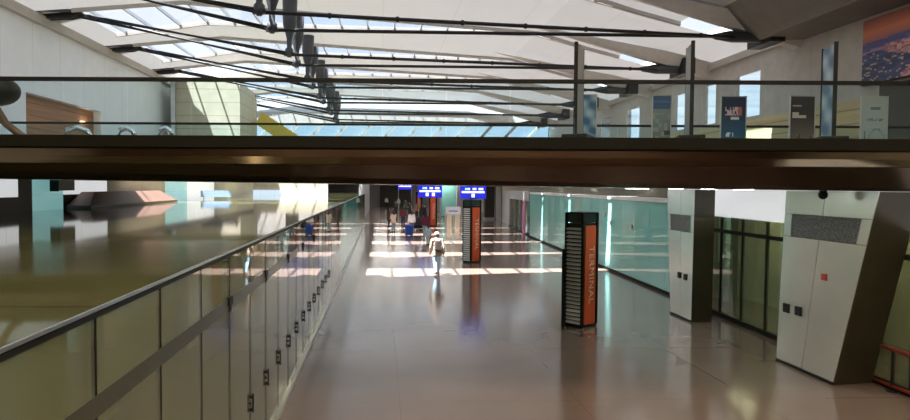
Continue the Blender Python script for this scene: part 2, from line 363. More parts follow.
# cream stone stair tower at the end of the left side
tw = thing('stone_tower', 'cream stone-block tower rising beyond the left railing up to the white ceiling', 'tower', (-12.2, 45, 0))
x0 = at(172, 110, y=45).x; x1 = at(240, 110, y=45).x
MB().box(x0, x1, 45, 51, 0, 10.6).build('shaft', M['stone'], tw)
MB().box(x0-.05, x0+.25, 44.9, 45, 4.2, 10.6).build('corner_post', M['alu'], tw)
MB().box(x0+2.1, x1-.2, 44.4, 45, 4.75, 5.0).build('canopy', M['grey_concrete'], tw)
lowl = MB().box(-9.2, -3.9, 47, 47.3, 0, 4.2)
struct('wall_left_lower_end', lowl, M['cream'])
struct('glow_band', MB().box(-9.2, -3.9, 46.9, 47, 0, 3.25), blue_glow)  # glowing band added so the glass roof reflects pale blue
yl = thing('stair_flank', 'yellow sloping stair side beyond the railing next to the stone tower', 'stair', (-8.8, 50, 4.6))
p0 = at(262, 112, y=50); p1 = at(305, 140, y=50)
MB().hexa([(p0.x-.5,50,p0.z-.9),(p1.x-.6,50,p1.z-.9),(p1.x-.6,51,p1.z-.9),(p0.x-.5,51,p0.z-.9),(p0.x,50,p0.z),(p1.x,50,p1.z),(p1.x,51,p1.z),(p0.x,51,p0.z)]).build('flank', M['yellow'], yl)
MB().box(p1.x-1.5, p1.x-.6, 50.1, 50.9, 4.2, p1.z-.85).build('support', M['grey_concrete'], yl)

# ------------------------------------------------------------------ cable trusses
names = ['nearest the footbridge', 'second beyond the footbridge, charcoal struts', 'third beyond the footbridge',
         'fourth beyond the footbridge, seen through railing glass', 'fifth, far down the hall', 'sixth and farthest']
FT = at(290, 55.5, y=29.2)
for k in range(6):
    yA = 22.0 + 7*k; yB = yA + 2.5; zf = FT.z; xs = FT.x
    t = thing('cable_truss', 'steel cable truss under the white ceiling, ' + names[k], 'truss', (xs, yA, zf), 0, 'cable trusses under the ceiling')
    yb = 22.6 + 7*k; br = Vector((-13.5, yb, 11.2)); an = 14.3
    for (yy, s) in ((yA, 0), (yB, 1)):
        st = MB().tube([(xs,yy,zf-.12), (xs,yy,zf+.05), (xs,yy,zf+.22), (xs,yy,zf+.3), (xs,yy,zf+.7), (xs+.02,yy,zf+1.3), (xs+.03,yy,11.75)], [.09,.19,.19,.11,.12,.30,.33], 12)
        so_ = st.build('strut', M['cast'], t, smooth=True)
        MB().box(xs-.22, xs+.22, yy-.1, yy+.1, zf-.06, zf+.08).build('clamp', M['charcoal'], so_, world=False)
        so_.children[0].location = -t.location
        for dz in (0, .1):
            MB().tube([(br.x, yb+.3*s+.1*dz, br.z-.05-dz), (xs, yy, zf+dz-.02)], .045, 8).build('cable', M['charcoal'], t, smooth=True)
        MB().tube([(xs, yy, zf), (an, yA+2.6+.3*s, zf+.0+.12*s)], .068, 8).build('cable', M['charcoal'], t, smooth=True)
        if s == 0:
            for j in range(7): xx = xs + 2.3*(j+1); MB().ball((xx, yy+(yA+2.6-yy)*(xx-xs)/(an-xs), zf), .10, .10, .10, 8, 6).build('cable_clip', M['charcoal'], t, smooth=True)
    # left bracket: wing-shaped hood over two socket tubes
    hood = MB().add([(br.x-2.1, yb-.9, 10.95), (br.x-.2, yb-.5, 11.05), (br.x+.6, yb+.2, 11.32), (br.x+.4, yb+1.0, 11.5), (br.x-2.1, yb+1.5, 11.1),
                     (br.x-2.1, yb-.9, 11.1), (br.x-.2, yb-.5, 11.2), (br.x+.6, yb+.2, 11.42), (br.x+.4, yb+1.0, 11.6), (br.x-2.1, yb+1.5, 11.25)],
                    [(4,3,2,1,0), (5,6,7,8,9)] + [(i,(i+1)%5,5+(i+1)%5,5+i) for i in range(5)])
    hood.build('bracket_hood', M['cast'], t)
    for s in (0, 1):
        MB().tube([(br.x-2.4, yb+.3*s-.05, br.z-.22), (br.x-.3, yb+.3*s-.02, br.z-.13), (br.x+.25, yb+.3*s, br.z-.07)], [.16,.16,.07], 10).build('bracket_socket', M['charcoal'], t, smooth=True)
    for s in (0, 1):
        MB().tube([(an-1.6, yA+2.6+.3*s, zf+.12*s), (an-.9, yA+2.6+.3*s, zf+.02+.12*s), (an+.2, yA+2.6+.3*s, zf+.05+.12*s), (an+.9, yA+2.6+.3*s, zf+.1+.12*s)], [.07,.2,.22,.22], 10).build('anchor_socket', M['cast'], t, smooth=True)
    MB().box(an+.2, an+.75, yA+1.9, yA+3.5, zf-.25, zf+.5).build('anchor_block', M['charcoal'], t)

for i, xw in enumerate((-7.2, -2.8, 3.5, 6.5, 15.5)):
    t = thing('wall_lamp', 'tall warm wall lamp on the brown back wall of the hall', 'wall lamp', (xw, YB, 4.8), 0, 'wall lamps of the back wall')
    MB().box(xw-.2, xw+.2, YB, YB+.08, 4.1, 5.6).build('back_plate', M['alu'], t); MB().box(xw-.14, xw+.14, YB+.08, YB+.16, 4.2, 5.5).build('diffuser', M['lamp_wall'], t)
# ------------------------------------------------------------------ footbridge
BR = thing('footbridge', 'bronze-clad glass-sided footbridge crossing the whole hall at eye height', 'bridge', (0, 10.2, 0), -PSI)
def brw(u, v, z): return Vector((u*math.cos(PSI) + v*math.sin(PSI), 10.2 - u*math.sin(PSI) + v*math.cos(PSI), z))
UL, UR, BW = -14.4, 15.3, 7.4
zb = lambda u: 3.62 - .009*(u - .7)
def prof(mb, pts):  # pts (v, z) profile, z may be callable
    ring = lambda u: [(u, v, z(u) if callable(z) else z) for v, z in pts]
    return mb.prism(ring(UL), ring(UR))
prof(MB(), [(.02,3.96), (.02,4.2), (BW-.02,4.2), (BW-.02,3.96)]).build('deck', M['deck_floor'], BR, world=False)
for v0, s in ((0, 1), (BW, -1)):
    prof(MB(), [(v0,4.165), (v0-.05*s,4.19), (v0-.05*s,4.37), (v0+.12*s,4.37), (v0+.12*s,4.165)]).build('edge_channel', M['bronze_dark'], BR, world=False)
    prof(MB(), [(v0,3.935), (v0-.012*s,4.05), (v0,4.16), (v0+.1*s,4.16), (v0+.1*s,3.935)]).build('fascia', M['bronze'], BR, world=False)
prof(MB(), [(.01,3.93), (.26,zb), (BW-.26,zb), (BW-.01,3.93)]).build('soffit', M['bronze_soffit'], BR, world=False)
for v, nm in ((.05, 0), (BW-.05, 1)):
    step = 1.0 if nm == 0 else 1.25
    u = -14.0
    while u < 15.2 - step:
        MB().box(u+.008, u+step-.008, v-.009, v+.009, 4.34, 5.23).build('glass_pane', M['rail_glass'], BR, world=False); u += step
    MB().box(UL, UR, v-.032, v+.032, 5.215, 5.275).build('handrail', M['black'], BR, world=False)

# ------------------------------------------------------------------ posters and banners
def poster_mesh(name, w, h, nx, ny, fn, parent, th=.02, loc=(0,0,0)):
    """printed panel in the local xz plane, artwork on its -y face"""
    vs = []; fs = []; cols = []
    for j in range(ny+1):
        for i in range(nx+1): vs.append((loc[0]-w/2 + w*i/nx, loc[1], loc[2] + h*j/ny))
    for j in range(ny):
        for i in range(nx):
            q = j*(nx+1)+i; fs.append((q, q+1, q+nx+2, q+nx+1)); cols.append(fn((i+.5)/nx, (j+.5)/ny))
    b = len(vs); y0, y1 = loc[1]+.001, loc[1]+th
    x0, x1, z0, z1 = loc[0]-w/2, loc[0]+w/2, loc[2], loc[2]+h
    vs += [(x0,y0,z0),(x1,y0,z0),(x1,y1,z0),(x0,y1,z0),(x0,y0,z1),(x1,y0,z1),(x1,y1,z1),(x0,y1,z1)]
    for f in [(0,3,2,1),(4,5,6,7),(1,2,6,5),(2,3,7,6),(3,0,4,7)]: fs.append(tuple(k+b for k in f)); cols.append((.6,.6,.6))
    me = bpy.data.meshes.new(name); me.from_pydata(vs, [], fs)
    ca = me.color_attributes.new('print', 'FLOAT_COLOR', 'CORNER')
    for p in me.polygons:
        for li in p.loop_indices: ca.data[li].color = (*cols[p.index], 1)
    me.materials.append(M['print']); o = bpy.data.objects.new(name, me); C.objects.link(o)
    if parent is not None: o.parent = parent
    return o
def mixc(a, b, t): t = max(0, min(1, t)); return tuple(a[i]*(1-t) + b[i]*t for i in range(3))
def hsh(i, j=0): return (math.sin(i*12.9898 + j*78.233) * 43758.5453) % 1
def art_blue(u, v):
    c = mixc((.05,.22,.40), (.01,.03,.09), v*1.25)
    if .70 < v < .84 and .14 < u < .84 and hsh(int(u*24), int(v*30)) > .18: c = (.75,.55,.62) if u < .7 else (.6,.15,.15)
    if .64 < v < .69 and .38 < u < .74: c = (.8,.8,.85)
    if .36 < v < .44 and .18 < u < .55 and hsh(int(u*20), int(v*40)) > .35: c = (.8,.85,.9)
    if v < .28: c = mixc(c, (.12,.45,.62), hsh(int(u*9), int(v*22)))
    return c
def art_brown(u, v):
    c = mixc((.20,.16,.15), (.045,.035,.045), (v-.3)*2.5)
    if .83 < v < .87 and .08 < u < .45: c = (.55,.5,.45)
    if .66 < v < .74 and .08 < u < (.35 if v > .70 else .65): c = (.75,.72,.68)
    if v < .42 and hsh(int(u*7), int(v*12)) > .4: c = mixc((.04,.035,.04), (.35,.32,.30), hsh(int(u*11), int(v*25)))
    return c
def art_pale(u, v):
    c = (.60,.72,.76) if v > .5 else mixc((.38,.55,.66), (.55,.70,.76), v*2)
    if .80 < v < .84 and .35 < u < .75: c = (.2,.3,.35)
    if .62 < v < .66 and .2 < u < .85 and hsh(int(u*30), int(v*50)) > .3: c = (.25,.35,.4)
    if abs((u-.6)**2 + (v-.08)**2 - .17) < .012 and v < .5: c = (.25,.42,.52)
    if .10 < u < .14 and v < .45: c = (.12,.18,.24)
    if (u-.48)**2 + ((v-.18)*1.8)**2 < .012 or (.3 < u < .66 and v < .10): c = (.03,.025,.03)
    return c
def art_grey(u, v):
    c = mixc((.10,.14,.16), (.28,.36,.36), v)
    if v > .80: c = mixc((.10,.22,.42), (.03,.08,.2), hsh(0, int(v*34)))
    if .25 < v < .72 and hsh(int(u*6), int(v*14)) > .55: c = mixc(c, (.45,.5,.48), .5)
    if .38 < v < .45 and u > .65: c = (.04,.05,.06)
    return c
def art_wave(u, v):
    s = math.sin(v*16 + u*5) + .5*math.sin(v*31 - u*3)
    return mixc((.03,.13,.28), (.50,.68,.78), .35 + .35*s)
def banner(label, px, top_px, d, wpx, fn, rz=0.0):
    g = at(px, top_px, y=d); u0_, z1 = g.x, g.z
    t = thing('roll_up_banner', label, 'banner', (g.x, d, 4.2), rz, 'roll-up banners on the footbridge')
    w_ = wpx / 650 * d; h_ = z1 - 4.2 - .12
    poster_mesh('printed_panel', w_, h_, 26, 44, fn, t, loc=(0, 0, .12))
    MB().box(-w_/2-.03, w_/2+.03, -.09, .13, 0, .12).build('base', M['alu'], t, world=False, bevel=.01)
    for s in (-1, 1): MB().box(s*(w_/2+.012)-.012, s*(w_/2+.012)+.012, -.006, .026, .12, .14+h_).build('side_pole', M['alu'], t, world=False)
    MB().box(-w_/2-.024, w_/2+.024, -.01, .03, .12+h_, .145+h_).build('top_bar', M['alu'], t, world=False)
banner('blue roll-up banner with a pale wave print, half hidden behind the edge-on grey banner', 589, 95, 16.2, 15, art_wave)
banner('grey-green roll-up banner with a blue head strip by the far railing', 662, 96, 16.3, 18, art_grey)
banner('deep blue roll-up banner with a white and red headline by the far railing', 734, 97, 16.2, 25, art_blue)
banner('dark brown roll-up banner showing a grey building by the far railing', 803, 96.5, 16.1, 25, art_brown)
banner('pale blue roll-up banner with a dark head silhouette at its foot', 875, 97, 15.9, 27, art_pale)
def edge_banner(label, un, top, uf, front, rot_face):
    pn = at(un, top, y=10.75); pf = at(uf, top+8.5, y=11.32); base = Vector((pn.x, pn.y, 4.2)); dv = (pf - pn); dv.z = 0
    t = thing('roll_up_banner', label, 'banner', ((pn.x+pf.x)/2, (pn.y+pf.y)/2, 4.2), math.atan2(dv.y, dv.x), 'edge-on banners behind the near railing')
    L_ = dv.length; h = pn.z - 4.2 - .1
    s = 1 if rot_face else -1
    if front: poster_mesh('printed_panel', L_, h, 16, 44, front, t, loc=(0, 0, .1)) if not rot_face else None
    if front and rot_face:
        o = poster_mesh('printed_panel', L_, h, 16, 44, front, t, loc=(0, 0, .1)); o.rotation_euler = (0, 0, PI)
    if not front: MB().box(-L_/2, L_/2, -.012, .012, .1, .1+h).build('panel', M['grey_back'], t, world=False)
    MB().box(-L_/2-.03, -L_/2, -.03, .03, .1, .12+h).build('edge_pole', M['black'], t, world=False)
    MB().box(L_/2, L_/2+.02, -.014, .014, .1, .12+h).build('edge_pole', M['black'], t, world=False)
    MB().box(-L_/2-.1, L_/2+.1, -.21, .21, 0, .28).build('base', M['black'], t, world=False, bevel=.015)
    return t
edge_banner('edge-on grey-backed banner in a black frame, nearest the middle of the footbridge', 576.5, 43, 583.5, None, 0)
edge_banner('edge-on grey-backed banner in a black frame, between the two printed blue banners', 693, 42, 687, None, 0)
edge_banner('tall edge-on banner with a pale blue streaked print and black edge', 836, 43, 823, art_wave, 1)

# sunset billboard on the right upper wall
def art_sunset(u, v):
    ang = v + .10*(1-u)
    if v > .80 + .10*u: c = mixc((.78,.22,.10), (.45,.16,.16), (v-.8)*5)
    elif v > .62 + .14*u: c = mixc((.35,.10,.16), (.80,.25,.12), (v-.62)*6)
    elif v > .50 + .16*u: c = mixc((.03,.05,.20), (.16,.14,.38), hsh(int(u*6), int(v*40)))
    elif v > .46 + .16*u: c = (.42,.22,.42)
    else:
        c = mixc((.015,.03,.12), (.06,.09,.25), hsh(int(u*22), int(v*26)))
        if hsh(int(u*50), int(v*60)) > .86: c = (.55,.40,.30)
    if v < .55 and abs(u - .45 - .10*math.sin(v*9)) < .15 + .05*math.sin(v*17): c = mixc((.35,.10,.18), (.85,.50,.48), hsh(int(u*40), int(v*50)))
    return c
bt = thing('billboard', 'large sunset city photograph hung high on the beige right wall', 'billboard', (XR-.15, 18.3, 7.02), -PI/2)
poster_mesh('printed_panel', 5.4, 2.08, 60, 44, art_sunset, bt, th=.12)
MB().box(-2.74, 2.74, .01, .14, -.04, 0).build('frame', M['black'], bt, world=False)

# ------------------------------------------------------------------ left glass enclosure
XG, ZG = -1.63, 2.9
ge = thing('glass_enclosure', 'long olive glass enclosure with a flat glass roof along the near side of the concourse', 'glass enclosure', (XG, 2.6, 0))
rf = MB().box(-9.0, XG+.02, .5, 61.5, ZG-.02, ZG).build('roof', M['roof_glass'], ge)
rf.location = -ge.location; rf.data.transform(Matrix.Translation(ge.location))
MB().box(XG+.02, XG+.035, .5, 61.5, ZG-.012, ZG+.008).build('roof_edge_strip', M['alu'], ge)
MB().box(XG-.03, XG+.03, .5, 61.5, ZG-.05, ZG-.02).build('head_channel', M['black'], ge)
MB().box(XG-.06, XG+.06, .5, 61.5, 0, .07).build('base_trim', M['trim'], ge)
MB().box(XG+.009, XG+.011, .5, 12.5, 2.27, 2.40).build('transom', mat('dark_olive_band', (.085,.085,.055), .3), ge)
y = 3.73 - 1.08*3; k = 0
while y < 60.5:
    teal = 25.5 < y < 44
    MB().box(XG-.012, XG+.008, y+.012, y+1.068, .10, ZG-.05).build('glass_pane', M['teal_side'] if teal else M['olive_glass'], ge)
    if y > 7.9 and y < 20:
        h = MB().box(XG+.008, XG+.04, y-.02, y+.02, .96, 1.0).box(XG+.008, XG+.04, y-.02, y+.02, .80, .84).box(XG+.008, XG+.03, y-.06, y-.03, .90, .93).tube([(XG+.04, y, .78), (XG+.04, y, 1.02)], .010, 8)
        h.build('door_handle', M['black'], ge)
    if 6.5 < y < 16 and k % 2 == 0:
        MB().box(XG-.02, XG+.03, y-.08, y+.08, 2.32, 2.41).box(XG-.02, XG+.025, y-.03, y+.03, 2.25, 2.32).build('patch_hinge', M['black'], ge)
    y += 1.08; k += 1
jg = MB(); y = 3.73 - 1.08*3
while y < 60.5: jg.box(XG-.011, XG+.010, y-.014, y+.014, .1, ZG-.05); y += 1.08
jg.build('joint', M['bronze_dark'], ge)
struct('wall_enclosure', MB().box(-4.6, -4.45, .3, 61, 0, ZG-.03), mat('pale_olive_wall', (.60,.61,.48), .6))
cl = MB(); y = 1.3
while y < 60: cl.box(-4.45, -4.2, y, y+.5, 0, ZG-.03); y += 4.32
struct('trim_4', cl, M['cream'])
for i in range(9):
    y = 2.2 + 4.32*i
    t = thing('ceiling_light', 'slim tube light inside the glass enclosure', 'ceiling light', (-3.0, y, ZG-.16), 0, 'tube lights inside the glass enclosure')
    MB().box(-3.09, -2.91, y-.65, y+.65, ZG-.10, ZG-.06).build('housing', M['white'], t)
    MB().tube([(-3.0, y-.6, ZG-.13), (-3.0, y+.6, ZG-.13)], .028, 8).build('tube', M['tube'], t)

# beyond the glass roof on the left: lower storey under the upper floor
XW = -9.2
pn = lambda u0, u1: sorted((at(u0, 190, x=XW).y, at(u1, 190, x=XW).y))
def left_panel(name, u0, u1, z0, z1, m): p, q = pn(u0, u1); struct(name, MB().box(XW-.3, XW, p, q, z0, z1), m)
left_panel('wall_left_lower_1', -60, 18, 3.27, 3.9, white_glow); left_panel('wall_left_lower_9', -60, 18, 0, 3.27, M['dark_wall'])
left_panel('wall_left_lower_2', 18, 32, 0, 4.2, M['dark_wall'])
left_panel('wall_left_lower_3', 32, 63, 0, 3.9, cyan_glow)
left_panel('wall_left_lower_4', 63, 107, 3.3, 3.9, white_glow); left_panel('wall_left_lower_10', 63, 107, 0, 3.3, M['dark_wall'])
left_panel('wall_left_lower_5', 107, 165, 0, 3.9, M['cream'])
left_panel('wall_left_lower_6', 165, 187, 0, 3.9, cyan_glow)
left_panel('wall_left_lower_7', 187, 214, 0, 3.9, white_glow)
p, q = pn(214, 275); struct('wall_left_lower_8', MB().box(XW-.3, XW, p, 47, 0, 3.9), M['cream'])
d0, d1 = at(53, 190, x=-9.1).y, at(74, 190, x=-9.0).y
t = thing('duct_box', 'dark brown boxed duct under the left end of the footbridge, above the glass roof', 'duct', (-9.05, d0, 3.42))
MB().box(-9.18, -8.98, d0+.05, d1, 3.42, 3.9).build('casing', M['dark_wall'], t)
MB().box(-9.19, -8.96, d0, d0+.05, 3.40, 3.9).build('flange', M['bronze_dark'], t)
p0, p1 = at(66, 200, x=-9.18).y, at(182, 200, x=-8.3).y
t = thing('canopy', 'brown wedge-shaped canopy lying along the far edge of the glass roof', 'canopy', (-8.8, p0, 2.91))
MB().prism([(-9.18,p0,2.98),(-8.5,p0,2.98),(-8.8,p0+1.0,3.37),(-9.18,p0+1.0,3.37)], [(-9.18,p1,2.98),(-8.5,p1,2.98),(-8.8,p1-1.2,3.37),(-9.18,p1-1.2,3.37)]).build('hood', M['brown_soffit'], t)
MB().box(-9.18, -8.48, p0, p1, 2.91, 2.98).build('lower_lip', M['slab'], t)
pb = Vector((-8.2, 32.5, 3))
t = thing('notice_board', 'pale blue board standing before the cream wall beyond the glass roof', 'board', (pb.x, 32.5, ZG))
MB().box(pb.x-.75, pb.x+.75, 32.5, 32.56, 3.0, 3.33).build('board', M['blue_panel'], t)
for s in (-.6, .6): MB().box(pb.x+s-.03, pb.x+s+.03, 32.51, 32.55, ZG, 3.0).build('leg', M['alu'], t)

# polished seats and hooded stand beyond the left railing (seen over the deck edge)
for (u, dd, wpx, lab) in ((78, 20.5, 25, 'polished metal bench behind the railing in front of the timber opening'), (127, 21.5, 16, 'polished metal bench behind the railing before the white wall'), (166, 22.5, 13, 'polished metal bench behind the railing near the stone tower')):
    zt = at(u, 128, y=dd); hw = wpx/650*dd/2
    t = thing('metal_bench', lab, 'bench', (zt.x, dd, 4.2), 0, 'polished benches on the upper floor')
    top = zt.z
    MB().tube([(zt.x-hw, dd, top-.28), (zt.x-hw*.8, dd, top-.06), (zt.x, dd, top), (zt.x+hw*.7, dd, top-.1), (zt.x+hw, dd, top-.32)], .09, 10).build('backrest', M['chrome'], t, smooth=True)
    MB().box(zt.x-hw, zt.x+hw, dd-.5, dd, 4.62, 4.68).build('seat', M['chrome'], t, bevel=.02)
    for s in (-1, 1): MB().tube([(zt.x+s*hw*.85, dd-.1, 4.2), (zt.x+s*hw*.85, dd, top-.3)], .04, 8).build('leg', M['alu'], t, smooth=True)
struct('floor_landing', MB().box(-9.3, -3.6, 17.6, 23.2, 3.96, 4.2), M['slab'])
hp = at(-4, 91, y=11.0)
t = thing('hood_lamp', 'dark domed hood on a curved brown stand at the left end of the railing', 'lamp', (hp.x+.3, 10.8, 4.2))
MB().ball((hp.x, 11.0, hp.z), .37, .33, .245, 20, 12).build('hood', M['black'], t, smooth=True)
s0 = at(-4, 108, y=10.8); s1 = at(6, 124, y=10.8); s2 = at(22, 136, y=10.8)
MB().tube([(hp.x, 11.0, hp.z-.15), tuple(s0), tuple(s1), tuple(s2), (s2.x+.2, 10.8, 4.2)], [.05,.06,.06,.06,.06], 10).build('stand', mat('brown_stand', (.20,.10,.05), .5), t, smooth=True)
MB().tube([(s2.x+.2, 10.8, 4.2), (s2.x+.2, 10.8, 4.24)], .18, 16).build('foot', M['black'], t)

# ------------------------------------------------------------------ right side: pylons, glass walls
_c = at(833, 385, z=0); XP = _c.x
def pylon(label, yb0, yb1, yt0, yt1, side_w, lid, seam_t, extras):
    zt = 3.54
    t = thing('steel_pylon', label, 'pylon', (XP, (yb0+yb1)/2, 0), 0, 'steel pylons under the footbridge')
    # wedge body: brushed face towards the hall, dark sides
    A = [(XP,yb0,0), (XP+side_w,yb0+.1,0), (XP+side_w,yb1,0), (XP,yb1,0)]; B = [(XP,yt0,zt), (XP+side_w,yt0+.1,zt), (XP+side_w,yt1,zt), (XP,yt1,zt)]
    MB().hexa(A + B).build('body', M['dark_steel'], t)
    f = lambda s, z: (yb0 + (yt0-yb0)*z/zt) * (1-s) + (yb1 + (yt1-yb1)*z/zt) * s
    def plate(nm, s0, s1, z0, z1, x, th, m):
        return MB().hexa([(x-th,f(s0,z0),z0),(x,f(s0,z0),z0),(x,f(s1,z0),z0),(x-th,f(s1,z0),z0),(x-th,f(s0,z1),z1),(x,f(s0,z1),z1),(x,f(s1,z1),z1),(x-th,f(s1,z1),z1)]).build(nm, m, t)
    zs = lid
    plate('face_plate', .0, seam_t-.004, .06, zs-.012, XP, .02, M['steel']); plate('face_plate', seam_t+.004, 1, .06, zs-.012, XP, .02, M['steel'])
    plate('face_plate', .0, seam_t-.004, zs+.45, zt, XP, .02, M['steel']); plate('face_plate', seam_t+.004, 1, zs+.45, zt, XP, .02, M['steel'])
    plate('face_plate', 0, .10, zs, zs+.44, XP, .02, M['steel']); plate('face_plate', .90, 1, zs, zs+.44, XP, .02, M['steel'])
    plabel(plate('vent_grille', .105, .895, zs, zs+.44, XP, .012, M['grille']), 'black mesh vent grille')
    plate('plinth', 0, 1, 0, .05, XP, .03, M['black'])
    for (y, z, hw, hh, m, nm) in extras:
        MB().box(XP-.055, XP-.015, y-hw, y+hw, z-hh, z+hh).build(nm, m, t)
    return t
e1 = [at(788,308,x=XP), at(800,311,x=XP), at(826,277,x=XP)]
pylon('broad leaning steel pylon with a black mesh grille, nearest the viewer', _c.y, at(777, 362, x=XP).y, at(880, 195, x=XP).y, at(787, 195, x=XP).y, .8, at(830, 238, x=XP).z - .05, .52,
      [(e1[0].y, e1[0].z, .09, .09, M['black'], 'socket'), (e1[1].y, e1[1].z, .09, .09, M['black'], 'socket'), (e1[2].y, e1[2].z, .06, .06, M['red_rail'], 'alarm_button')])
e2 = [at(680.5,275,x=XP), at(686.5,277,x=XP)]
pylon('slimmer steel pylon beyond the white wall panel, half way to the teal glass', at(691.5, 322, x=XP).y, at(671, 315, x=XP).y, at(695, 193, x=XP).y, at(668, 193, x=XP).y, .6, at(682, 231, x=XP).z, .5,
      [(e2[0].y, e2[0].z, .075, .08, M['black'], 'socket'), (e2[1].y, e2[1].z, .075, .08, M['black'], 'socket')])
cp = at(823, 195, x=7.9)
t = thing('dome_camera', 'small black dome camera hanging under the footbridge before the near pylon', 'camera', (cp.x, cp.y, cp.z), 0)
MB().tube([(cp.x,cp.y,cp.z+.03), (cp.x,cp.y,3.62)], .06, 12).build('mount', M['black'], t, smooth=True)
MB().ball((cp.x,cp.y,cp.z), .08, .08, .08, 14, 10).build('dome', M['black'], t, smooth=True)

for i, (lx, ly) in enumerate(((6.2, 10.9), (6.3, 12.3), (6.3, 13.7), (6.6, 16.2), (6.6, 17.0))):  # disc lamps added to brighten the pylon faces
    p_ = brw(0, 0, 0); zc_ = 3.62 - .009*(lx - .7)
    t = thing('fill_lamp', 'added round fill lamp on the soffit of the footbridge, brightening the steel pylons', 'fill_lamp', (lx, ly, zc_), 0, 'added fill lamps under the footbridge')
    MB().tube([(lx, ly, zc_-.004), (lx, ly, zc_+.002)], .17, 20).build('ring', M['alu'], t); MB().tube([(lx, ly, zc_-.006), (lx, ly, zc_-.004)], .14, 20).build('diffuser', M['fill_down'], t)
xr = lambda y: 9.6 + .04*(y - 21.7)
def rbox(y0, y1, z0, z1, d0, d1):
    return [(xr(y0)+d0,y0,z0),(xr(y0)+d1,y0,z0),(xr(y1)+d1,y1,z0),(xr(y1)+d0,y1,z0),(xr(y0)+d0,y0,z1),(xr(y0)+d1,y0,z1),(xr(y1)+d1,y1,z1),(xr(y1)+d0,y1,z1)]
gl = thing('glass_wall', 'dark olive glass wall with black mullions between and beside the steel pylons', 'glass wall', (xr(14), 14, 0))
ys = [5.0 + 1.15*i for i in range(14)]
for i in range(len(ys)-1): MB().hexa(rbox(ys[i]+.02, ys[i+1]-.02, .12, 2.78, 0, .02)).build('glass_pane', M['dark_glass'], gl)
for y in ys: MB().hexa(rbox(y-.02, y+.02, .12, 2.78, -.03, .05)).build('mullion', M['bronze_dark'], gl)
MB().hexa(rbox(ys[0], ys[-1], 0, .12, -.04, .06)).build('bottom_rail', M['bronze_dark'], gl)
MB().hexa(rbox(ys[0], ys[-1], 2.35, 2.45, -.02, .04)).build('transom', M['bronze_dark'], gl)
struct('wall_right_fascia', MB().hexa(rbox(5, 19.9, 2.80, 3.55, -.03, .3)), white_glow)
struct('wall_right_room', MB().box(11.8, 12, 4, 21, 0, 3.5), mat('olive_back_wall', (.52,.53,.40), .6))
for yq in (7.5, 10.6, 14.2, 16.6, 18.8):
    t = thing('ceiling_light', 'slim tube light behind the dark olive glass wall', 'ceiling light', (10.8, yq, 2.9), 0, 'tube lights behind the dark olive glass')
    MB().box(10.71, 10.89, yq-.65, yq+.65, 2.86, 2.9).build('housing', M['white'], t)
    MB().tube([(10.8, yq-.6, 2.83), (10.8, yq+.6, 2.83)], .028, 8).build('tube', M['tube'], t)
struct('ceiling_side_room', MB().hexa(rbox(4, 20, 2.9, 3.0, .3, 2.6)), M['white'])
tg = thing('glass_wall', 'bright teal glass wall with narrow sun streaks running down the far side of the concourse', 'glass wall', (xr(32), 32, 0))
ys = [20.0 + 1.53*i for i in range(18)]
for i in range(len(ys)-1): MB().hexa(rbox(ys[i]+.006, ys[i+1]-.006, .10, 3.08, 0, .02)).build('glass_pane', M['teal_glass'], tg)
MB().hexa(rbox(ys[0], ys[-1], 0, .1, -.05, .06)).build('bottom_rail', M['bronze_dark'], tg)
MB().hexa(rbox(ys[0], ys[-1], 3.08, 3.2, -.06, 1.2)).build('top_ledge', M['white'], tg)
jn = MB()
for y in ys: jn.hexa(rbox(y-.012, y+.012, .1, 3.08, .004, .03))
jn.build('joint', mat('teal_joint', (.10,.25,.24), .4), tg)
for (u, v) in ((634, 226), (611, 222), (604, 214)):
    q = at(u, v, x=9.8); MB().hexa(rbox(q.y-.09, q.y+.09, q.z-.12, q.z+.06, -.06, -.004)).build('closer', M['alu'], tg)
struct('wall_right_backing', MB().hexa(rbox(20, 46, 0, 3.0, 1.3, 1.45)), mat('pale_teal_wall', (.50,.72,.68), .6))

# shop beyond the teal wall
xs_ = lambda y: 10.75 + .075*(y-46)
def sbox(y0, y1, z0, z1, d0, d1):
    return [(xs_(y0)+d0,y0,z0),(xs_(y0)+d1,y0,z0),(xs_(y1)+d1,y1,z0),(xs_(y1)+d0,y1,z0),(xs_(y0)+d0,y0,z1),(xs_(y0)+d1,y0,z1),(xs_(y1)+d1,y1,z1),(xs_(y1)+d0,y1,z1)]
sh = thing('shop_front', 'grey framed glass shop front at the end of the teal wall', 'shop front', (10.9, 51, 0))
MB().hexa(sbox(46.2, 59, 2.55, 3.25, -.25, .6)).build('sign_band', M['grey_panel'], sh)
for y in (46.3, 49.2, 52.2, 55.4, 58.8): MB().hexa(sbox(y-.12, y+.12, 0, 2.55, -.12, .12)).build('post', M['grey_panel'], sh)
for a_, b_ in ((46.4,49.1),(49.3,52.1),(52.3,55.3),(55.5,58.7)): MB().hexa(sbox(a_, b_, .1, 2.5, -.02, .02)).build('glass_pane', M['dark_glass'], sh)
MB().hexa(sbox(46.2, 59, 0, .1, -.14, .12)).build('bottom_rail', M['black'], sh)
struct('wall_shop', MB().hexa(sbox(46, 59, 0, 3.4, 3, 3.2)), M['white'])
pk = thing('drape', 'pink drape hanging beside the shop front glass', 'drape', (10.6, 47.9, 0))
n = 16; ring = [(xs_(47.3+1.1*i/n)-.36+.05*math.sin(i*2.2), 47.3+1.1*i/n) for i in range(n+1)]
MB().prism([(x,y,.02) for x,y in ring] + [(x+.04,y,.02) for x,y in ring[::-1]], [(x,y,2.5) for x,y in ring] + [(x+.04,y,2.5) for x,y in ring[::-1]]).build('cloth', M['pink'], pk)
MB().hexa(sbox(47.2, 48.5, 2.5, 2.55, -.4, -.27)).build('rail', M['alu'], pk)
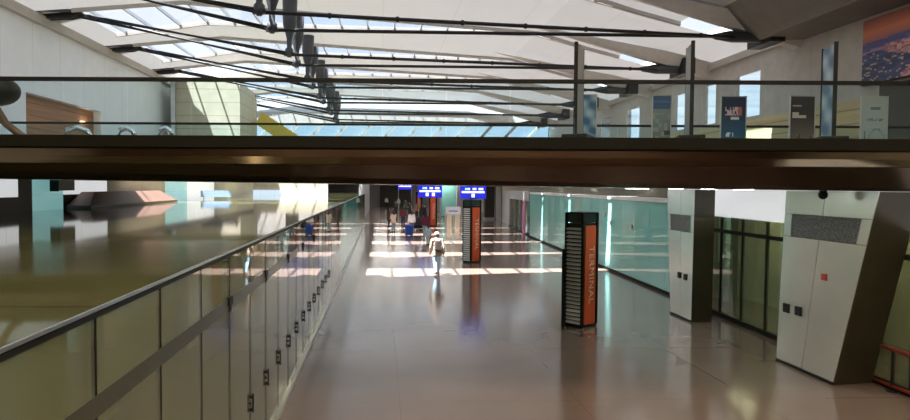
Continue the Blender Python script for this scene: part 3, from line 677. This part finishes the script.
struct('wall_right_far', MB().hexa(sbox(59, 66, 0, 4.2, 0, .3)).hexa(sbox(67.5, 72, 0, 4.2, 0, .3)).hexa(sbox(74, YF, 0, 4.2, 0, .3)), M['white'])
struct('door_2', MB().hexa(sbox(66, 67.5, 0, 2.9, .1, .2)), M['dark_wall']); struct('door_3', MB().hexa(sbox(72, 74, 0, 2.9, .1, .2)), M['dark_wall'])
struct('wall_left_far', MB().box(-2.2, -1.9, 62, 100, 0, 4.2), M['grey_panel'])

# red barrier rail at the right edge
rb = thing('barrier_rail', 'red barrier rail on black posts by the dark glass at the right edge', 'barrier', (9.0, 11, 0))
q0 = at(879, 343, x=9.05); q1 = at(925, 367, x=9.05); 
MB().tube([(9.05, q1.y-2, .75), (9.05, q0.y+.4, .75)], .035, 10).build('top_rail', M['red_rail'], rb, smooth=True)
MB().tube([(9.05, q1.y-2, .10), (9.05, q0.y+.4, .10)], .03, 10).build('lower_rail', M['red_rail'], rb, smooth=True)
for i in range(6): yy = q1.y - 1.8 + i*.62; MB().tube([(9.05, yy, 0), (9.05, yy, .75)], .028, 8).tube([(9.05, yy, 0), (9.05, yy, .03)], .09, 12).build('post', M['black'], rb, smooth=False)

# ------------------------------------------------------------------ sign totems
def text_mesh(txt, size, ext=.004):
    cu = bpy.data.curves.new('txt', 'FONT'); cu.body = txt; cu.size = size; cu.extrude = ext; cu.align_x = 'CENTER'; cu.align_y = 'CENTER'; cu.space_character = 1.08
    ob = bpy.data.objects.new('txt', cu); C.objects.link(ob); dg = bpy.context.evaluated_depsgraph_get()
    me = bpy.data.meshes.new_from_object(ob.evaluated_get(dg)); C.objects.unlink(ob); bpy.data.objects.remove(ob); return me
TXT = text_mesh('TERMINAL', .30)
def totem(label, x, y, rz):
    t = thing('sign_totem', label, 'sign', (x, y, 0), rz, 'orange terminal totems')
    W, D, H = .62, .50, 2.95
    # local: orange face looks to -y... (front), louvre face to -x
    MB().box(-W/2+.02, W/2-.02, -D/2+.03, D/2, .05, H-.28).build('core', M['black'], t, world=False)
    MB().box(-W/2-.01, W/2+.01, -D/2-.01, D/2+.01, 0, .06).build('plinth', M['black'], t, world=False)
    MB().box(-W/2, W/2, -D/2, D/2, H-.26, H-.03).build('head_glass', M['head_glass'], t, world=False)
    MB().box(-W/2-.015, W/2+.015, -D/2-.015, D/2+.015, H-.03, H).build('cap', M['bronze_dark'], t, world=False)
    for (xx, yy) in ((-1,-1),(1,-1),(1,1),(-1,1)): MB().box(xx*W/2-.03, xx*W/2+.03, yy*D/2-.03, yy*D/2+.03, .05, H-.02).build('corner_post', M['bronze_dark'], t, world=False)
    MB().box(-W/2+.10, W/2-.06, -D/2-.012, -D/2+.04, .08, H-.34).build('orange_face', M['orange'], t, world=False)
    lt = bpy.data.objects.new('lettering', TXT.copy()); lt.data.materials.clear(); lt.data.materials.append(M['letter']); C.objects.link(lt); lt.parent = t
    lt.location = (.06, -D/2-.016, 1.35); lt.rotation_euler = (PI/2, PI/2, 0)
    lv = MB(); z = .10
    while z < H - .36:
        lv.add([(-W/2-.05,-D/2+.03,z),(-W/2+.03,-D/2+.03,z+.035),(-W/2+.03,D/2-.03,z+.035),(-W/2-.05,D/2-.03,z),(-W/2-.05,-D/2+.03,z+.03),(-W/2+.03,-D/2+.03,z+.065),(-W/2+.03,D/2-.03,z+.065),(-W/2-.05,D/2-.03,z+.03)],
            [(0,3,2,1),(4,5,6,7),(0,1,5,4),(1,2,6,5),(2,3,7,6),(3,0,4,7)]); z += .10
    lv.build('louvre', M['white'], t, world=False)
    return t
g = at(584, 328, z=0)
tn = totem('dark orange TERMINAL totem with white louvres, nearest the viewer', g.x, g.y+.3, math.radians(38))
MB().box(-.42, -.37, .20, .30, 0, 2.0).build('side_fin', M['black'], tn, world=False)
g = at(472.5, 263, z=0); totem('bright orange TERMINAL totem standing in the sunlight under the blue sign', g.x, g.y+.3, math.radians(36))
g = at(433, 226, z=0); totem('small orange totem behind the crowd, under the other blue sign', g.x, g.y, math.radians(-10))
g = at(419, 218, z=0); totem('small orange totem farthest down the concourse, partly behind people', g.x, g.y, math.radians(-10))

# hanging blue signs
def blue_sign(label, u, v, d, wpx, hpx, sq):
    p = at(u, v, y=d); w_, h_ = wpx/650*d, hpx/650*d
    t = thing('sign_board', label, 'sign', (p.x, d, p.z + h_/2), 0, 'blue lit direction signs')
    MB().box(-w_/2, w_/2, -.05, .05, -h_, 0).build('board', M['blue_sign'], t, world=False)
    for s in ((-.2, .2) if d < 35 else (-.47, .47)): MB().tube([(s*w_, 0, -h_), (s*w_, 0, (2.96 if d < 35 else 0) - t.location.z)], .02, 8).build('post', M['alu'], t, world=False)
    mk = MB()
    for (c, hw) in ((-.22,.09), (.05,.07), (.30,.09)): mk.box((c-hw)*w_, (c+hw)*w_, -.056, -.05, -.30*h_, -.14*h_)
    mk.box(-.44*w_, .44*w_, -.056, -.05, -.54*h_, -.40*h_)
    for c in sq: mk.box((c-.06)*w_, (c+.06)*w_, -.056, -.05, -.88*h_, -.60*h_)
    mk.build('marks', M['sign_white'], t, world=False)
    if sq: MB().box(-.30*w_, -.18*w_, -.059, -.056, -.30*h_, -.14*h_).build('marks', M['sign_cyan'], t, world=False)
blue_sign('blue lit sign with two pale squares, above the crowd', 430, 191.5, 54, 24, 12, (-.12, .14))
blue_sign('blue lit sign with one pale square, right on top of the sunlit totem', 473, 192.5, 30.6, 26, 12.5, (0,))
blue_sign('small blue lit sign peeping out below the footbridge, farthest of the blue signs', 405, 186.5, 58, 14, 6, ())

# information kiosk and blue pull-up
g = at(453, 241, z=0)
t = thing('information_stand', 'white information stand with a pale header board and two cream panels', 'stand', (g.x, g.y, 0))
MB().box(-.5, .5, -.06, .06, 1.75, 2.25).build('header_board', mat('pale_header', (.75,.80,.90), .4), t, world=False, bevel=.02)
MB().box(-.30, .30, -.066, -.06, 1.92, 2.02).build('header_text', mat('header_blue', (.25,.30,.60), .5), t, world=False)
for s in (-1, 1):
    MB().box(s*.27-.17, s*.27+.17, -.04, .04, .1, 1.72).build('panel', M['cream'], t, world=False)
    MB().box(s*.52-.03, s*.52+.03, -.08, .08, 0, 1.8).build('post', M['alu'], t, world=False)
MB().box(-.6, .6, -.35, .35, 0, .05).build('base', M['alu'], t, world=False)
MB().box(-.05, .05, -.05, .05, .05, 1.75).build('post', M['alu'], t, world=False)
g = at(465.5, 239, z=0)
t = thing('pull_up_sign', 'slim blue pull-up sign with white bands between the stand and the totem', 'sign', (g.x, g.y, 0), math.radians(20))
def art_band(u, v): return (.75,.8,.9) if (.15 < v < .22 or .5 < v < .6 or .78 < v < .83) and .1 < u < .9 else (.04,.18,.62)
poster_mesh('printed_panel', .45, 1.2, 10, 24, art_band, t, loc=(0,0,.06))
MB().box(-.25, .25, -.12, .14, 0, .06).build('base', M['alu'], t, world=False)

# lamps of the far concourse ceiling
for i in range(5):
    for x in (1.0, 6.5):
        y = 66 + 9*i
        t = thing('ceiling_light', 'wide white lamp in the low ceiling of the far concourse', 'ceiling light', (x, y, 4.2), 0, 'wide lamps of the far concourse')
        MB().box(x-2.1, x+2.1, y-.9, y+.9, 4.16, 4.2).build('frame', M['alu'], t); MB().box(x-2, x+2, y-.8, y+.8, 4.13, 4.16).build('diffuser', M['lamp'], t)
#PEOPLE#
# ------------------------------------------------------------------ people
def seg_dist(p, a, b):
    ab = b - a; t = max(0, min(1, (p - a).dot(ab) / max(ab.length_squared, 1e-9))); return (p - (a + ab*t)).length
def make_person(name, label, x, y, rz, height, pose, outfit, hair, skin=(.55,.36,.26), voxel=.014, extras=None):
    """figure faces local -y; built 1.75 m tall, scaled; one continuous remeshed body, clothes and hair as children"""
    k = height / 1.75
    st = pose.get('stride', 0.0); sw = pose.get('swing', st*.7); lean = pose.get('lean', 0.0); hd = pose.get('head', 0.0)
    V = lambda *a: Vector(a)
    S = {}
    pel = V(0,0,.93); chest = V(0,-lean*.35,1.32); neck = V(0,-lean*.5,1.47); head = V(0,-lean*.6-.015-hd*.06,1.635-hd*.02)
    prim = []   # (label, points, radii)
    prim.append(('torso', [pel+V(0,0,-.06), pel+V(0,0,.08), (pel+chest)/2, chest, neck-V(0,0,.06)], None))
    prim.append(('neck', [neck-V(0,0,.05), head-V(0,-.02,.08)], [.06,.055]))
    joints = {}
    for s, sg in ((-1, 1), (1, -1)):
        f = st*sg
        hip = V(.09*s,0,.90); foot = V(.10*s, -f*.30, .075 + (.05 if f < -.2 else 0)); knee = (hip+foot)/2 + V(.005*s, -.045 - abs(f)*.06, .01)
        prim.append(('thigh', [hip, knee], [.090,.060])); prim.append(('shin', [knee, (knee*.65+foot*.35)+V(0,.012,0), foot], [.058,.056,.040]))
        toe = foot + V(.025*s, -.15, -.035); heel = foot + V(0,.055,-.03)
        prim.append(('foot', [heel, foot+V(0,-.03,-.025), toe], [.040,.046,.032]))
        sh = chest + V(.185*s,0,.085); a = pose.get('arm_l' if s < 0 else 'arm_r')
        if a is None:
            e = sh + V(.055*s, sw*sg*.12*1.0+.02, -.285); h = e + V(.0*s, sw*sg*.20-.07, -.235)
        else: e, h = sh + V(*a[0]), sh + V(*a[1])
        prim.append(('shoulder', [chest+V(.08*s,0,.09), sh], [.075,.062])); prim.append(('upperarm', [sh, e], [.056,.044])); prim.append(('forearm', [e, h], [.043,.028]))
        d = (h-e).normalized(); side = V(s,0,0) - d*d.dot(V(s,0,0)); side = side.normalized() if side.length > .2 else V(0,-1,0); wd_ = d.cross(side).normalized()
        # palm lies in the plane of the walking direction, fingers curl inwards
        palm = h + d*.075; inn = -side
        prim.append(('hand', [h, h+d*.04, palm], [.026,.030,.032]))
        for q, ln in zip((-1.5,-.5,.5,1.5), (.062,.074,.078,.066)):
            b0 = palm + wd_*q*.020; m_ = b0 + d*ln*.55 + inn*.006; tp = m_ + d*ln*.40 + inn*.026
            prim.append(('hand', [b0 - d*.02, m_, tp], [.0115,.0105,.009]))
        b0 = h + d*.03 + wd_*.028; prim.append(('hand', [b0, b0+wd_*.022+d*.03, b0+wd_*.026+d*.062+inn*.012], [.013,.012,.010]))
        joints['hand_%s' % ('l' if s < 0 else 'r')] = h + d*.09
    mb = MB()
    for lab, pts, rad in prim:
        if lab == 'torso': continue
        mb.tube(pts, rad, 12)
        for p_, r_ in ((pts[0], rad[0]), (pts[-1], rad[-1])): mb.ball(p_, r_, r_, r_, 10, 8)
    for c, rx, ry, rz_ in ((pel, .165,.115,.13), (pel+V(0,-lean*.05,.12), .150,.105,.14), ((pel+chest)/2, .150,.105,.14), (chest-V(0,0,.05), .172,.115,.17), (chest+V(0,0,.05), .165,.10,.10)): mb.ball(c, rx, ry, rz_, 18, 12)
    mb.ball(head, .076,.095,.115, 18, 14); mb.ball(head+V(0,-.03,-.06), .052,.06,.055, 12, 8)
    mb.tube([head+V(0,-.088,.015), head+V(0,-.112,-.022)], [.010,.016], 8)     # nose
    for s in (-1,1): mb.ball(head+V(.078*s,.01,-.005), .012,.024,.032, 8, 8)   # ears
    me = bpy.data.meshes.new('tmp'); me.from_pydata([tuple(v) for v in mb.v], [], mb.f)
    ob = bpy.data.objects.new('tmp', me); C.objects.link(ob)
    md = ob.modifiers.new('r', 'REMESH'); md.mode = 'VOXEL'; md.voxel_size = voxel
    sm_ = ob.modifiers.new('s', 'SMOOTH'); sm_.factor = .5; sm_.iterations = 2
    body = bpy.data.meshes.new_from_object(ob.evaluated_get(bpy.context.evaluated_depsgraph_get()))
    bpy.data.objects.remove(ob)
    root = thing(name, label, 'person', (x, y, 0), rz)
    lab_of = []
    segs = [(l, a, b, (r[i]+r[i+1])/2) for l, pts, r in prim if r for i, (a, b) in enumerate(zip(pts, pts[1:]))]
    tors = [(pel+V(0,0,-.05), chest+V(0,0,.1))]
    for p in body.polygons:
        c = p.center; best = ('torso', seg_dist(c, *tors[0]) - .145)
        dh = (c - head).length - .1
        if dh < best[1]: best = ('head', dh)
        for l, a, b, r in segs:
            d_ = seg_dist(c, a, b) - r
            if d_ < best[1]: best = (l, d_)
        lab_of.append(best[0])
    def finish(mesh, nm, m, parent):
        mesh.materials.clear(); mesh.materials.append(m)
        for p in mesh.polygons: p.use_smooth = True; p.material_index = 0
        o = bpy.data.objects.new(nm, mesh); C.objects.link(o); o.parent = parent; o.scale = (k,k,k); return o
    nv = [v.normal.copy() for v in body.vertices]; cv = [v.co.copy() for v in body.vertices]; pv = [tuple(p.vertices) for p in body.polygons]; pc = [p.center.copy() for p in body.polygons]
    def shell(nm, test, m, off, flare=0, z0=0):
        ids = {}; vs_ = []; fs_ = []
        for i, f in enumerate(pv):
            if not test(lab_of[i], pc[i]): continue
            g_ = []
            for q in f:
                if q not in ids:
                    ids[q] = len(vs_); o_ = off
                    if flare: o_ += flare * max(0, z0 - cv[q].z)
                    vs_.append(tuple(cv[q] + nv[q]*o_))
                g_.append(ids[q])
            fs_.append(tuple(g_))
        if not fs_: return None
        m2 = bpy.data.meshes.new(nm); m2.from_pydata(vs_, [], fs_); return finish(m2, nm, m, root)
    bodyo = finish(body, 'body', fabric(skin) if False else mat('skin', skin, .55, var=.04), root)
    legs = ('thigh','shin'); arms = ('upperarm','forearm','shoulder')
    top = outfit['top']; long_ = outfit.get('hem', .86)
    shell(outfit.get('top_name', 'jacket'), lambda l, c: (l in ('torso','shoulder') and c.z > min(long_, .95)) or (l == 'upperarm') or (l == 'forearm' and outfit.get('sleeve', True)) or (l in ('torso','thigh') and c.z > long_) or (l == 'neck' and c.z < 1.47), fabric(top), .032, .12 if long_ < .8 else .03, 1.0)
    shell(outfit.get('bottom_name', 'trousers'), lambda l, c: l in legs and c.z > outfit.get('bottom_to', .09) or (l == 'torso' and c.z < .97), fabric(outfit['bottom']), .020)
    shell('shoes', lambda l, c: l == 'foot' or (l == 'shin' and c.z < .09), fabric(outfit.get('shoes', (.05,.05,.05))), .010)
    # hair: cap over the skull, longer if asked
    hc, hl = hair; hb = head
    def hair_test(l, c):
        if l not in ('head','neck'): return False
        dy, dz = c.y - hb.y, c.z - hb.z
        return dz > .065 - .02 or (dy > -.02 and dz > -.075)
    shell('hair', hair_test, fabric(hc), .014)
    if hl:
        MB().tube([hb+V(0,.03,.05), hb+V(0,.075,-.05), hb+V(0,.10,-.12-hl*.4), hb+V(0,.09,-.12-hl)], [.07,.08,.075,.035], 12).build('hair', fabric(hc), root, world=False, smooth=True).scale = (k,k,k)
    if outfit.get('cap'):
        MB().ball(hb+V(0,0,.055), .10,.115,.085, 16, 10).tube([hb+V(0,-.10,.05), hb+V(0,-.17,.04)], [.06,.045], 12).build('cap', fabric(outfit['cap']), root, world=False, smooth=True).scale = (k,k,k)
    ey = MB()
    for s in (-1,1): ey.ball(hb+V(.030*s,-.086,.012), .011,.008,.008, 8, 6)
    ey.build('eyes', M['black'], root, world=False, smooth=True).scale = (k,k,k)
    MB().ball(hb+V(0,-.086,-.062), .022,.008,.006, 8, 6).build('mouth', fabric((.4,.15,.13)), root, world=False, smooth=True).scale = (k,k,k)
    if outfit.get('bag'):
        bb = MB().hexa([(-.15,.11,1.02),(.15,.11,1.02),(.14,.27,1.02),(-.14,.27,1.02),(-.13,.11,1.42),(.13,.11,1.42),(.11,.22,1.42),(-.11,.22,1.42)])
        b1 = bb.build('backpack', fabric(outfit['bag']), root, world=False, bevel=.03); b1.scale = (k,k,k)
        sp = MB()
        for s in (-1,1): sp.tube([(.11*s,.13,1.40),(.125*s,.03,1.475),(.13*s,-.09,1.42),(.13*s,-.135,1.28),(.14*s,-.06,1.10),(.13*s,.12,1.06)], .017, 8)
        sp.build('straps', fabric(tuple(c*.6 for c in outfit['bag'])), root, world=False, smooth=True).scale = (k,k,k)
    if outfit.get('belt'):
        MB().tube([(.17*math.cos(a_*PI/9)*1.08, .125*math.sin(a_*PI/9)*1.1, outfit['belt_z']) for a_ in range(19)], .03, 8).build('belt', fabric(outfit['belt']), root, world=False, smooth=True).scale = (k,k,k)
    return root
def on(u, v): g_ = at(u, v, z=0); return g_.x, g_.y
hold = ((.04,-.10,-.26), (.0,-.32,-.30)); fold = ((.05,-.02,-.28), (-.06,-.20,-.22))
JEAN = (.36,.52,.62); NAVY = (.04,.06,.16); BLK = (.025,.025,.03)
P = make_person
x, y = on(437, 274.5)
P('person', 'person in beige jacket, pale jeans and white cap, dark backpack, walking away', x, y, PI+.15, 1.72, {'stride': .75, 'lean': .08}, {'top': (.45,.35,.26), 'bottom': JEAN, 'cap': (.70,.66,.58), 'bag': (.05,.03,.028), 'shoes': (.25,.2,.18), 'hem': .80}, ((.10,.07,.05), 0), voxel=.010)
x, y = on(428, 245)
P('person', 'child with dark red hair in pale blue and white clothes, ahead of the walker', x, y, PI+.3, 1.22, {'stride': .3}, {'top': (.62,.72,.85), 'bottom': (.75,.78,.84), 'hem': .70}, ((.13,.03,.03), .12))
x, y = on(425.5, 237)
P('person', 'person in a maroon jacket and blue jeans, back turned, at the right of the crowd', x, y, PI-.1, 1.74, {'stride': .1}, {'top': (.20,.035,.07), 'bottom': JEAN, 'hem': .82}, ((.03,.02,.02), .12))
x, y = on(411.5, 233)
P('person', 'person in a white top and dark trousers holding a blue suitcase', x, y, PI+.2, 1.68, {'arm_l': ((-.06,.02,-.28), (-.10,-.06,-.50))}, {'top': (.78,.78,.84), 'bottom': (.10,.11,.18), 'sleeve': True}, ((.04,.03,.03), .05))
x, y = on(403, 226)
P('person', 'person in a dark red top and long navy skirt left of the blue suitcase', x, y, PI-.3, 1.72, {}, {'top': (.22,.05,.06), 'bottom': NAVY, 'hem': .86, 'bottom_name': 'long_skirt'}, ((.05,.03,.03), .15))
x, y = on(393.5, 232)
P('person', 'person in a wide cream jacket and pale jeans at the left of the crowd', x, y, PI+.4, 1.62, {'arm_l': fold, 'arm_r': ((.05,-.02,-.28), (-.06,-.20,-.22))}, {'top': (.85,.68,.55), 'bottom': JEAN, 'hem': .78}, ((.04,.03,.03), .1))
x, y = on(388.5, 227)
P('person', 'person all in black with long hair, behind the cream jacket', x, y, PI*.6, 1.66, {}, {'top': BLK, 'bottom': BLK, 'hem': .60}, ((.03,.02,.02), .25))
x, y = on(395.5, 216)
P('person', 'tall person in black standing behind the crowd on the left', x, y, 0, 1.80, {'arm_r': fold}, {'top': BLK, 'bottom': BLK}, ((.02,.02,.02), 0))
x, y = on(386.5, 207.5)
P('person', 'person in a white shirt and dark trousers far off by the dark doorway', x, y, .4, 1.75, {'stride': .3}, {'top': (.85,.80,.80), 'bottom': BLK}, ((.05,.04,.04), 0), voxel=.018)
x, y = on(398.5, 209)
P('person', 'person in a pale grey-green shirt far off, right of the white shirt', x, y, -.3, 1.72, {}, {'top': (.55,.62,.58), 'bottom': (.3,.33,.35)}, ((.05,.04,.04), 0), voxel=.018)
x, y = on(409.5, 217)
P('person', 'person in dark clothes behind the white top, before the orange totem', x, y, .2, 1.72, {'arm_l': fold}, {'top': (.06,.05,.07), 'bottom': (.05,.05,.08)}, ((.03,.02,.02), 0), voxel=.018)
x, y = on(417, 219)
P('person', 'person in an orange-brown top among the crowd by the orange totems', x, y, -.2, 1.75, {'arm_r': fold}, {'top': (.45,.18,.08), 'bottom': BLK}, ((.04,.03,.02), 0), voxel=.018)
x, y = on(423.5, 222)
P('person', 'person in a black coat leaning in behind the maroon jacket', x, y, .5, 1.70, {'lean': .2}, {'top': BLK, 'bottom': (.08,.07,.07), 'hem': .7}, ((.03,.02,.02), .1), voxel=.018)
x, y = on(442.5, 216)
P('person', 'person in white with dark hair right of the small orange totem', x, y, .1, 1.74, {}, {'top': (.85,.85,.88), 'bottom': (.8,.8,.82)}, ((.03,.02,.02), 0), voxel=.018)
x, y = on(449.5, 213)
P('person', 'person in black seen over the pale header of the information stand', x, y, .3, 1.80, {}, {'top': BLK, 'bottom': BLK}, ((.03,.02,.02), 0), voxel=.018)
x, y = on(420.5, 226.5)
P('person', 'person in black standing close to the left of the maroon jacket', x, y, PI+.5, 1.72, {'arm_l': fold}, {'top': BLK, 'bottom': (.06,.06,.08), 'hem': .75}, ((.03,.02,.02), .1), voxel=.018)
x, y = on(405.5, 213)
P('person', 'person in a dark green coat far back, left of the orange totems', x, y, .3, 1.76, {}, {'top': (.05,.08,.06), 'bottom': BLK, 'hem': .7}, ((.03,.02,.02), 0), voxel=.018)
# luggage
x, y = on(409, 236)
t = thing('suitcase', 'bright blue upright suitcase standing in front of the white top', 'suitcase', (x, y, 0), .3)
MB().box(-.27, .27, -.15, .15, .07, .80).build('shell', mat('blue_case', (.03,.12,.62), .35), t, world=False, bevel=.05)
for a_ in (-.2, .2): MB().tube([(a_, -.13, .035), (a_, .13, .035)], .035, 10).build('wheels', M['black'], t, world=False)
MB().tube([(-.12,.1,.8), (-.12,.1,1.02), (.12,.1,1.02), (.12,.1,.8)], .012, 8).build('handle', M['alu'], t, world=False)
MB().box(-.272, .272, -.012, .012, .09, .79).build('zip', M['black'], t, world=False)
x, y = on(417.5, 230.5)
t = thing('luggage_trolley', 'luggage trolley between the white top and the maroon jacket', 'trolley', (x, y, 0), .1)
MB().box(-.36, .36, -.5, .5, .16, .20).build('platform', M['alu'], t, world=False)
MB().tube([(-.36,.5,.18), (-.38,.55,1.02), (.38,.55,1.02), (.36,.5,.18)], .022, 8).build('push_bar', M['charcoal'], t, world=False, smooth=True)
MB().tube([(-.36,.5,.62), (.36,.5,.62)], .015, 8).build('cross_bar', M['alu'], t, world=False)
for a_, b_ in ((-.3,-.42), (.3,-.42), (-.3,.42), (.3,.42)): MB().tube([(a_-.02,b_,.08), (a_+.02,b_,.08)], .08, 12).build('wheel', M['black'], t, world=False)
for (lab, zz, hh, col, sx) in (('black suitcase lying flat on the luggage trolley, lowest of the pile', .20, .30, (.02,.02,.025), .33), ('dark brown suitcase in the middle of the trolley pile', .50, .32, (.07,.045,.04), .30), ('charcoal holdall on top of the trolley pile', .82, .28, (.05,.05,.06), .28)):
    b2 = thing('suitcase' if 'holdall' not in lab else 'holdall', lab, 'luggage', (x, y-.02, zz+.002), .1)
    MB().box(-sx, sx, -.42, .40, 0, hh-.006).build('shell', fabric(col), b2, world=False, bevel=.04)
    MB().tube([(-.1,-.42,hh*.5), (-.1,-.46,hh*.5), (.1,-.46,hh*.5), (.1,-.42,hh*.5)], .012, 8).build('handle', M['charcoal'], b2, world=False)
# ---people-end
# ------------------------------------------------------------------ render look
vs = scene.view_settings; vs.view_transform = 'Standard'; vs.look = 'None'; vs.gamma = 1; vs.use_curve_mapping = False; vs.exposure = 1.0
scene.cycles.use_denoising = True; scene.cycles.max_bounces = 8; scene.cycles.diffuse_bounces = 4; scene.cycles.glossy_bounces = 4; scene.cycles.transparent_max_bounces = 16
scene.cycles.sample_clamp_indirect = 6; scene.cycles.caustics_reflective = False; scene.cycles.caustics_refractive = False
